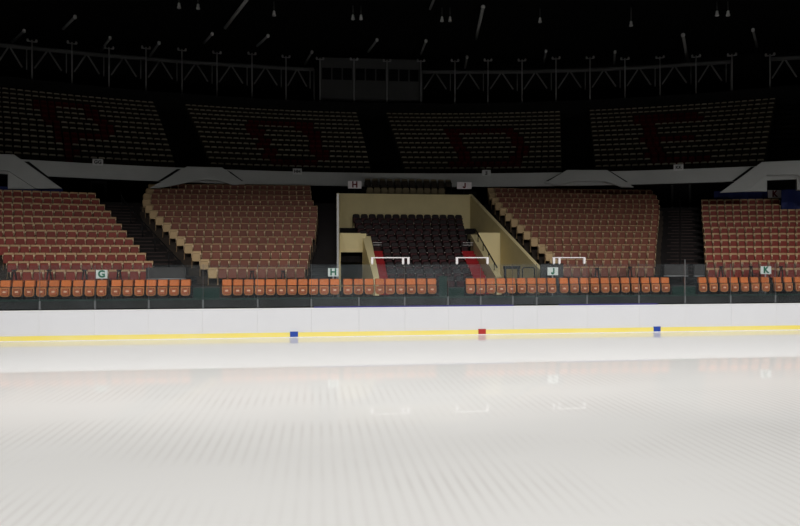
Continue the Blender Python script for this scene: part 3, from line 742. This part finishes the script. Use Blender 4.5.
for (pa, pb, N, s, _), rn in zip(OG, RUN):
    x0, x1 = onY(pa, 0, OY)[0], onY(pb, 0, OY)[0]
    if N is None: N = round((x1-x0)/.487)
    p = (x1-x0)/N
    for j in range(N):
        rev = rn == RUN[0]
        k = N-j if rev else j+1
        lab = 'orange padded seat, %s %s the %s' % (ORD[k], 'from sign G end of' if rev else 'along', rn)
        r = thing('ringside_seat', lab, 'seat', (x0+p*(j+.5), OY, DZ), 0, 'orange padded seats along the front row')
        link('backrest', R_B, r); pn = link('seat_pan', R_P, r); link('pan_pad', R_C, pn); link('badge', R_G, pn); link('frame', R_F, r)
# green panels in the gaps
for pa, pb, py, lab in ((193.5, 219.5, 288, 'green low panel in the front row gap nearer the blue mark'), (672, 695, 286.5, 'green low panel in the front row gap before the stairs by sign K'),
                        (439, 447, 277, 'tall green gate post panel at the tunnel gap'), (448.5, 464, 288, 'low green gate panel with grey top rail at the tunnel gap')):
    a, c = onY(pa, py, DY+.2), onY(pb, py, DY+.2)
    t = thing('gate_panel', lab, 'panel', (a[0], DY+.2, DZ))
    b = MB(); b.box(0, c[0]-a[0], -.03, .03, 0, a[2]-DZ); build(b, 'board', M['green'], t)
    b = MB(); b.box(0, c[0]-a[0], -.04, .04, a[2]-DZ, a[2]-DZ+.04); build(b, 'top_rail', M['greypanel'] if 'tall' not in lab else M['green'], t)
# guard panels closing the feet of the stairs
for pa, pb, y0, y1, lab in ((146, 186, 267.5, 279, 'wide dark grey guard panel at the foot of the stairs by sign G'), (664, 688, 264.5, 276, 'wider grey guard panel at the foot of the stairs by sign K'), (693.5, 704.5, 264.5, 276, 'narrow grey guard panel at the foot of the stairs by sign K')):
    Y = 30.8; a, c = onY(pa, y0, Y), onY(pb, y1, Y); zt = a[2]; zb = onY(pa, y1, Y)[2]; w = c[0]-a[0]
    t = thing('guard_panel', lab, 'guard panel', (a[0], Y, DZ), 0, 'grey guard panels at the stair feet')
    b = MB(); b.box(0, w, -.02, .02, zb-DZ, zt-DZ); build(b, 'plate', M['greypanel'], t)
    b = MB(); b.tube([(0, 0, zb-DZ), (w, 0, zb-DZ)], .028, 6); build(b, 'bottom_rail', M['steel'], t)
    for x in (.04, w-.04):
        b = MB(); b.tube([(x, .0, 0), (x, .0, zt-DZ)], .025, 6); build(b, 'leg', M['black'], t)
# black A-shaped stands before the lowest seats
for px, y0, y1, lab in ((14,270,280,'black A-shaped rail stand at the far end of the block behind sign G'), (49,270,280,'black A-shaped rail stand between the far end and sign G'), (84.5,270,280,'black A-shaped rail stand just beside sign G'), (119,270,280,'black A-shaped rail stand past sign G towards the stairs'), (152.5,269,280,'black A-shaped rail stand at the stair end of sign G block'),
                        (252,271,279,'black A-shaped rail stand in the block behind sign H, farther one'), (283,271,279,'black A-shaped rail stand in the block behind sign H, nearer one'), (597,268,277,'black A-shaped rail stand in the block behind sign J, nearer one'), (630,267,276,'black A-shaped rail stand in the block behind sign J, farther one'),
                        (721,266.5,275,'black A-shaped rail stand nearest the stairs by sign K'), (751,266.5,275,'black A-shaped rail stand just before sign K'), (781,266.5,275,'black A-shaped rail stand just past sign K')):
    Y = 30.86; p = onY(px, y0, Y); h = p[2]-DZ
    t = thing('rail_stand', lab, 'stand', (p[0], Y, DZ), 0, 'black rail stands before the lowest seats')
    for s in (-1, 1):
        b = MB(); b.tube([(s*.17, 0, 0), (s*.12, 0, h*.55), (s*.03, 0, h)], .032, 6); build(b, 'leg', M['black'], t)
    b = MB(); b.box(-.10, .10, -.03, .03, h-.04, h+.02); build(b, 'head', M['black'], t)
    b = MB(); b.tube([(-.13, 0, h*.6), (.13, 0, h*.6)], .02, 6); build(b, 'crossbar', M['black'], t)
# dark counter and frame by the handrail, dark box behind sign J
a, c = onY(504, 266, 30.85), onY(519.5, 269, 30.85)
t = thing('dark_counter', 'black narrow counter behind the orange seats beside the handrail', 'counter', (a[0], 30.85, DZ))
b = MB(); b.box(0, c[0]-a[0], -.15, .15, a[2]-DZ-.14, a[2]-DZ); build(b, 'top', M['black'], t)
for x in (.05, c[0]-a[0]-.05):
    b = MB(); b.box(x-.03, x+.03, -.1, .1, 0, a[2]-DZ-.14); build(b, 'leg', M['black'], t)
a, c = onY(522.5, 267.5, 30.85), onY(534.5, 267.5, 30.85)
t = thing('tube_frame', 'black arched tube frame behind the orange seats near sign J', 'frame', (a[0], 30.85, DZ)); w = c[0]-a[0]; h = a[2]-DZ
b = MB(); b.tube([(0,0,0), (0,0,h-.08), (.03,0,h-.02), (.1,0,h), (w-.1,0,h), (w-.03,0,h-.02), (w,0,h-.08), (w,0,0)], .03, 6); build(b, 'hoop', M['black'], t)
b = MB(); b.tube([(0,0,h*.62), (w,0,h*.62)], .018, 6); build(b, 'crossbar', M['black'], t)
a, c = onY(540, 264, 31.02), onY(562, 277, 31.02)
t = thing('dark_cabinet', 'dark green cabinet standing behind sign J', 'cabinet', (a[0], 30.84, DZ)); w = c[0]-a[0]; h = a[2]-DZ
b = MB(); b.box(0, w, 0, .18, 0, h); build(b, 'body', M['darkgreen'] if 'darkgreen' in M else M['greypanel'], t)
b = MB(); b.box(.04, w/2-.01, -.015, 0, .1, h-.06); build(b, 'door', M['greypanel'], t)
b = MB(); b.box(w/2+.01, w-.04, -.015, 0, .1, h-.06); build(b, 'door', M['greypanel'], t)
b = MB(); b.box(-.02, w+.02, -.02, .18, h, h+.03); build(b, 'top', M['black'], t)

# ------------------------------------------------------------------ signs
def text(body, size, material, parent, loc, rz=0):
    if body == 'J':
        h, w, k = size*.36, size*.19, size*.085
        b = MB(); b.prism([(w-2*k, 0, h), (w, 0, h), (w, 0, -h+2.2*k), (w-2*k, 0, -h+2.2*k)], (0, .02, 0))
        arc = [(w, 0, -h+2.2*k), (w-.8*k, 0, -h+.5*k), (w-2.2*k, 0, -h), (-w+1.2*k, 0, -h), (-w, 0, -h+1.2*k), (-w-.2*k, 0, -h+3*k), (-w+1.6*k, 0, -h+3*k), (-w+2*k, 0, -h+2*k), (w-2.6*k, 0, -h+1.8*k), (w-2*k, 0, -h+2.2*k)]
        b.prism(arc, (0, .02, 0)); return build(b, 'lettering', material, parent, loc, rz)
    cu = bpy.data.curves.new('lettering', 'FONT'); cu.body = body; cu.size = size; cu.align_x = 'CENTER'; cu.align_y = 'CENTER'; cu.extrude = .006; cu.offset = size*.035
    cu.materials.append(material)
    tmp = bpy.data.objects.new('tmp', cu); COL.objects.link(tmp); dg = bpy.context.evaluated_depsgraph_get()
    me = bpy.data.meshes.new_from_object(tmp.evaluated_get(dg)); bpy.data.objects.remove(tmp)
    o = bpy.data.objects.new('lettering', me); COL.objects.link(o); o.parent = parent; o.location = loc; o.rotation_euler = (pi/2, 0, rz); return o
for body, pa, pb, y0, y1, Y in (('G', 96, 107.5, 270, 278.5, 30.72), ('H', 328, 338.5, 268.2, 276.4, 30.72), ('J', 547.5, 558, 267.3, 275.2, 30.60), ('K', 760.5, 771, 266.2, 274, 30.72)):
    a, c = onY(pa, y0, Y), onY(pb, y0, Y); w = c[0]-a[0]; zt = a[2]; zb = onY((pa+pb)/2, y1, Y)[2]; h = zt-zb
    t = thing('section_sign', 'white sign with a green letter %s behind the orange seats' % body, 'sign', ((a[0]+c[0])/2, Y, DZ), 0, 'green lettered section signs')
    b = MB(); b.box(-w/2, w/2, -.015, .015, zb-DZ, zt-DZ); build(b, 'board', M['sign'], t)
    text(body, h*1.12, M['greenink'], t, (0, -.024, (zb+zt)/2-DZ))
    b = MB(); b.box(-.03, .03, .016, .05, 0, zb-DZ+.1); build(b, 'post', M['steel'], t)
for body, pa, pb, y0, y1, Y, lab in (('H', 348, 361.5, 181, 188.5, 41.35, 'white sign with red letter H above the tunnel wall'), ('J', 457, 471.5, 182, 189, 41.35, 'white sign with red letter J above the tunnel wall'), ('K', 768, 781, 190, 198, None, 'white sign with red letter K among the blue tarpaulins')):
    if Y is None: P, n = rowline('K', 11.85); Y = onLine((pa+pb)/2, P, n)[1]
    a, c = onY(pa, y0, Y), onY(pb, y0, Y); w = c[0]-a[0]; zt = a[2]; zb = onY((pa+pb)/2, y1, Y)[2]; h = zt-zb
    base = 6.82 if Y > 41 else 6.36
    t = thing('row_sign', lab, 'sign', ((a[0]+c[0])/2, Y, base), 0, 'red lettered signs')
    b = MB(); b.box(-w/2, w/2, -.015, .015, zb-base, zt-base); build(b, 'board', M['signw'], t)
    text(body, h*1.1, M['redink'], t, (0, -.024, (zb+zt)/2-base))
    b = MB(); b.box(-.03, .03, .016, .05, -.1, zb-base+.1); build(b, 'post', M['black'], t)
for body, px, y0, y1 in (('GG', 97.8, 159, 165.5), ('HH', 297.3, 168.5, 174.5), ('JJ', 486.5, 170, 175.5), ('KK', 678.5, 164.5, 170.5)):
    x, y, d = onRing(px, 47.8); th = atan2(x-RC[0], y-RC[1]); zt, zb = zat(y0, d), zat(y1, d); h = zt-zb; w = .56
    t = thing('parapet_sign', 'small dim white sign with dark letters %s on the upper parapet' % body, 'sign', (x, y, zb), -th, 'small signs on the upper parapet')
    b = MB(); b.box(-w/2, w/2, -.015, .015, 0, h); build(b, 'board', M['signdim'], t)
    text(body, h*.72, M['darkink'], t, (0, -.022, h/2))

# ------------------------------------------------------------------ blue tarpaulins on the rail behind the end blocks
def tarp(bk, pa, pb, y0, y1, i, lab, N=14, zb=6.36):
    P, n = rowline(bk, i); a, c = onLine(pa, P, n), onLine(pb, P, n); m = MB()
    za = zat(y0, (a[2]+c[2])/2)
    L = sqrt((a[0]-c[0])**2+(a[1]-c[1])**2); ux, uy = (c[0]-a[0])/L, (c[1]-a[1])/L; nx, ny = -uy, ux
    off = lambda q: .05*sin(q*1.9)+.03*sin(q*4.3+1)
    for q in range(N):
        s0, s1 = L*q/N, L*(q+1)/N; o0, o1 = off(q), off(q+1)
        Pt = lambda s, o: (a[0]+ux*s+nx*o, a[1]+uy*s+ny*o)
        m.quadprism([Pt(s0, o0-.02), Pt(s1, o1-.02), Pt(s1, o1+.02), Pt(s0, o0+.02)], zb, za)
    o = build(m, 'tarpaulin', M['tarp']); tag(o, lab, 'tarpaulin', 'blue tarpaulins behind the end blocks')
tarp('G', -10, 63, 187.5, 196, 12, 'long blue tarpaulin strip behind the top seats of the sign G block')
tarp('K', 714, 767, 190.8, 197, 12, 'narrow blue tarpaulin strip before the stair arch by the red sign K')
tarp('K', 781.5, 806, 189.5, 204, 9.75, 'large blue tarpaulin hung over the top rows beside the red sign K', 8, Z0+RISE*10-.08)

# ------------------------------------------------------------------ light: the rink lamps over the ice and added fill spots (above the picture)
SPREAD = 150
def lamp(x, y, z, power, size, col=(1, .982, .95)):
    l = bpy.data.lights.new('rink_lamp', 'AREA'); l.energy = power; l.shape = 'DISK'; l.size = size; l.color = col; l.spread = radians(SPREAD)
    o = bpy.data.objects.new('rink_lamp', l); COL.objects.link(o); o.location = (x, y, z); return o
for x in (-16, -7, 2, 11, 20, 29):
    for y, pw in ((4.5, 370), (12.5, 260), (20.5, 150)): lamp(x, y, 13.0, pw, 1.6)
from mathutils import Vector
for x in (-18, -12, -6, 0, 6, 12, 18, 24, 30):                        # unseen spots added over the near side to brighten far boards and first rows
    l = bpy.data.lights.new('fill_spot', 'SPOT'); l.energy = 5200; l.spot_size = radians(62); l.spot_blend = 1.0; l.shadow_soft_size = .5; l.color = (1, .982, .95)
    o = bpy.data.objects.new('fill_spot', l); COL.objects.link(o); o.location = (x, 5.0, 14.5)
    o.rotation_euler = Vector((0, cos(radians(37)), -sin(radians(37)))).to_track_quat('-Z', 'Y').to_euler()
w = bpy.data.worlds.new('dark'); SC.world = w; w.use_nodes = True
w.node_tree.nodes['Background'].inputs[0].default_value = (0, 0, 0, 1)

# ------------------------------------------------------------------ camera
cd = bpy.data.cameras.new('camera'); cam = bpy.data.objects.new('camera', cd); COL.objects.link(cam)
cd.sensor_width = 36; cd.lens = 36*F/800; cd.clip_end = 400; cd.shift_y = -8/800
cam.location = (0, 0, CZ); cam.rotation_euler = (pi/2, 0, -PSI); SC.camera = cam
vs = SC.view_settings; SC.display_settings.display_device = 'sRGB'
vs.view_transform = 'Standard'; vs.look = 'None'; vs.gamma = 1; vs.use_curve_mapping = False; vs.exposure = 0
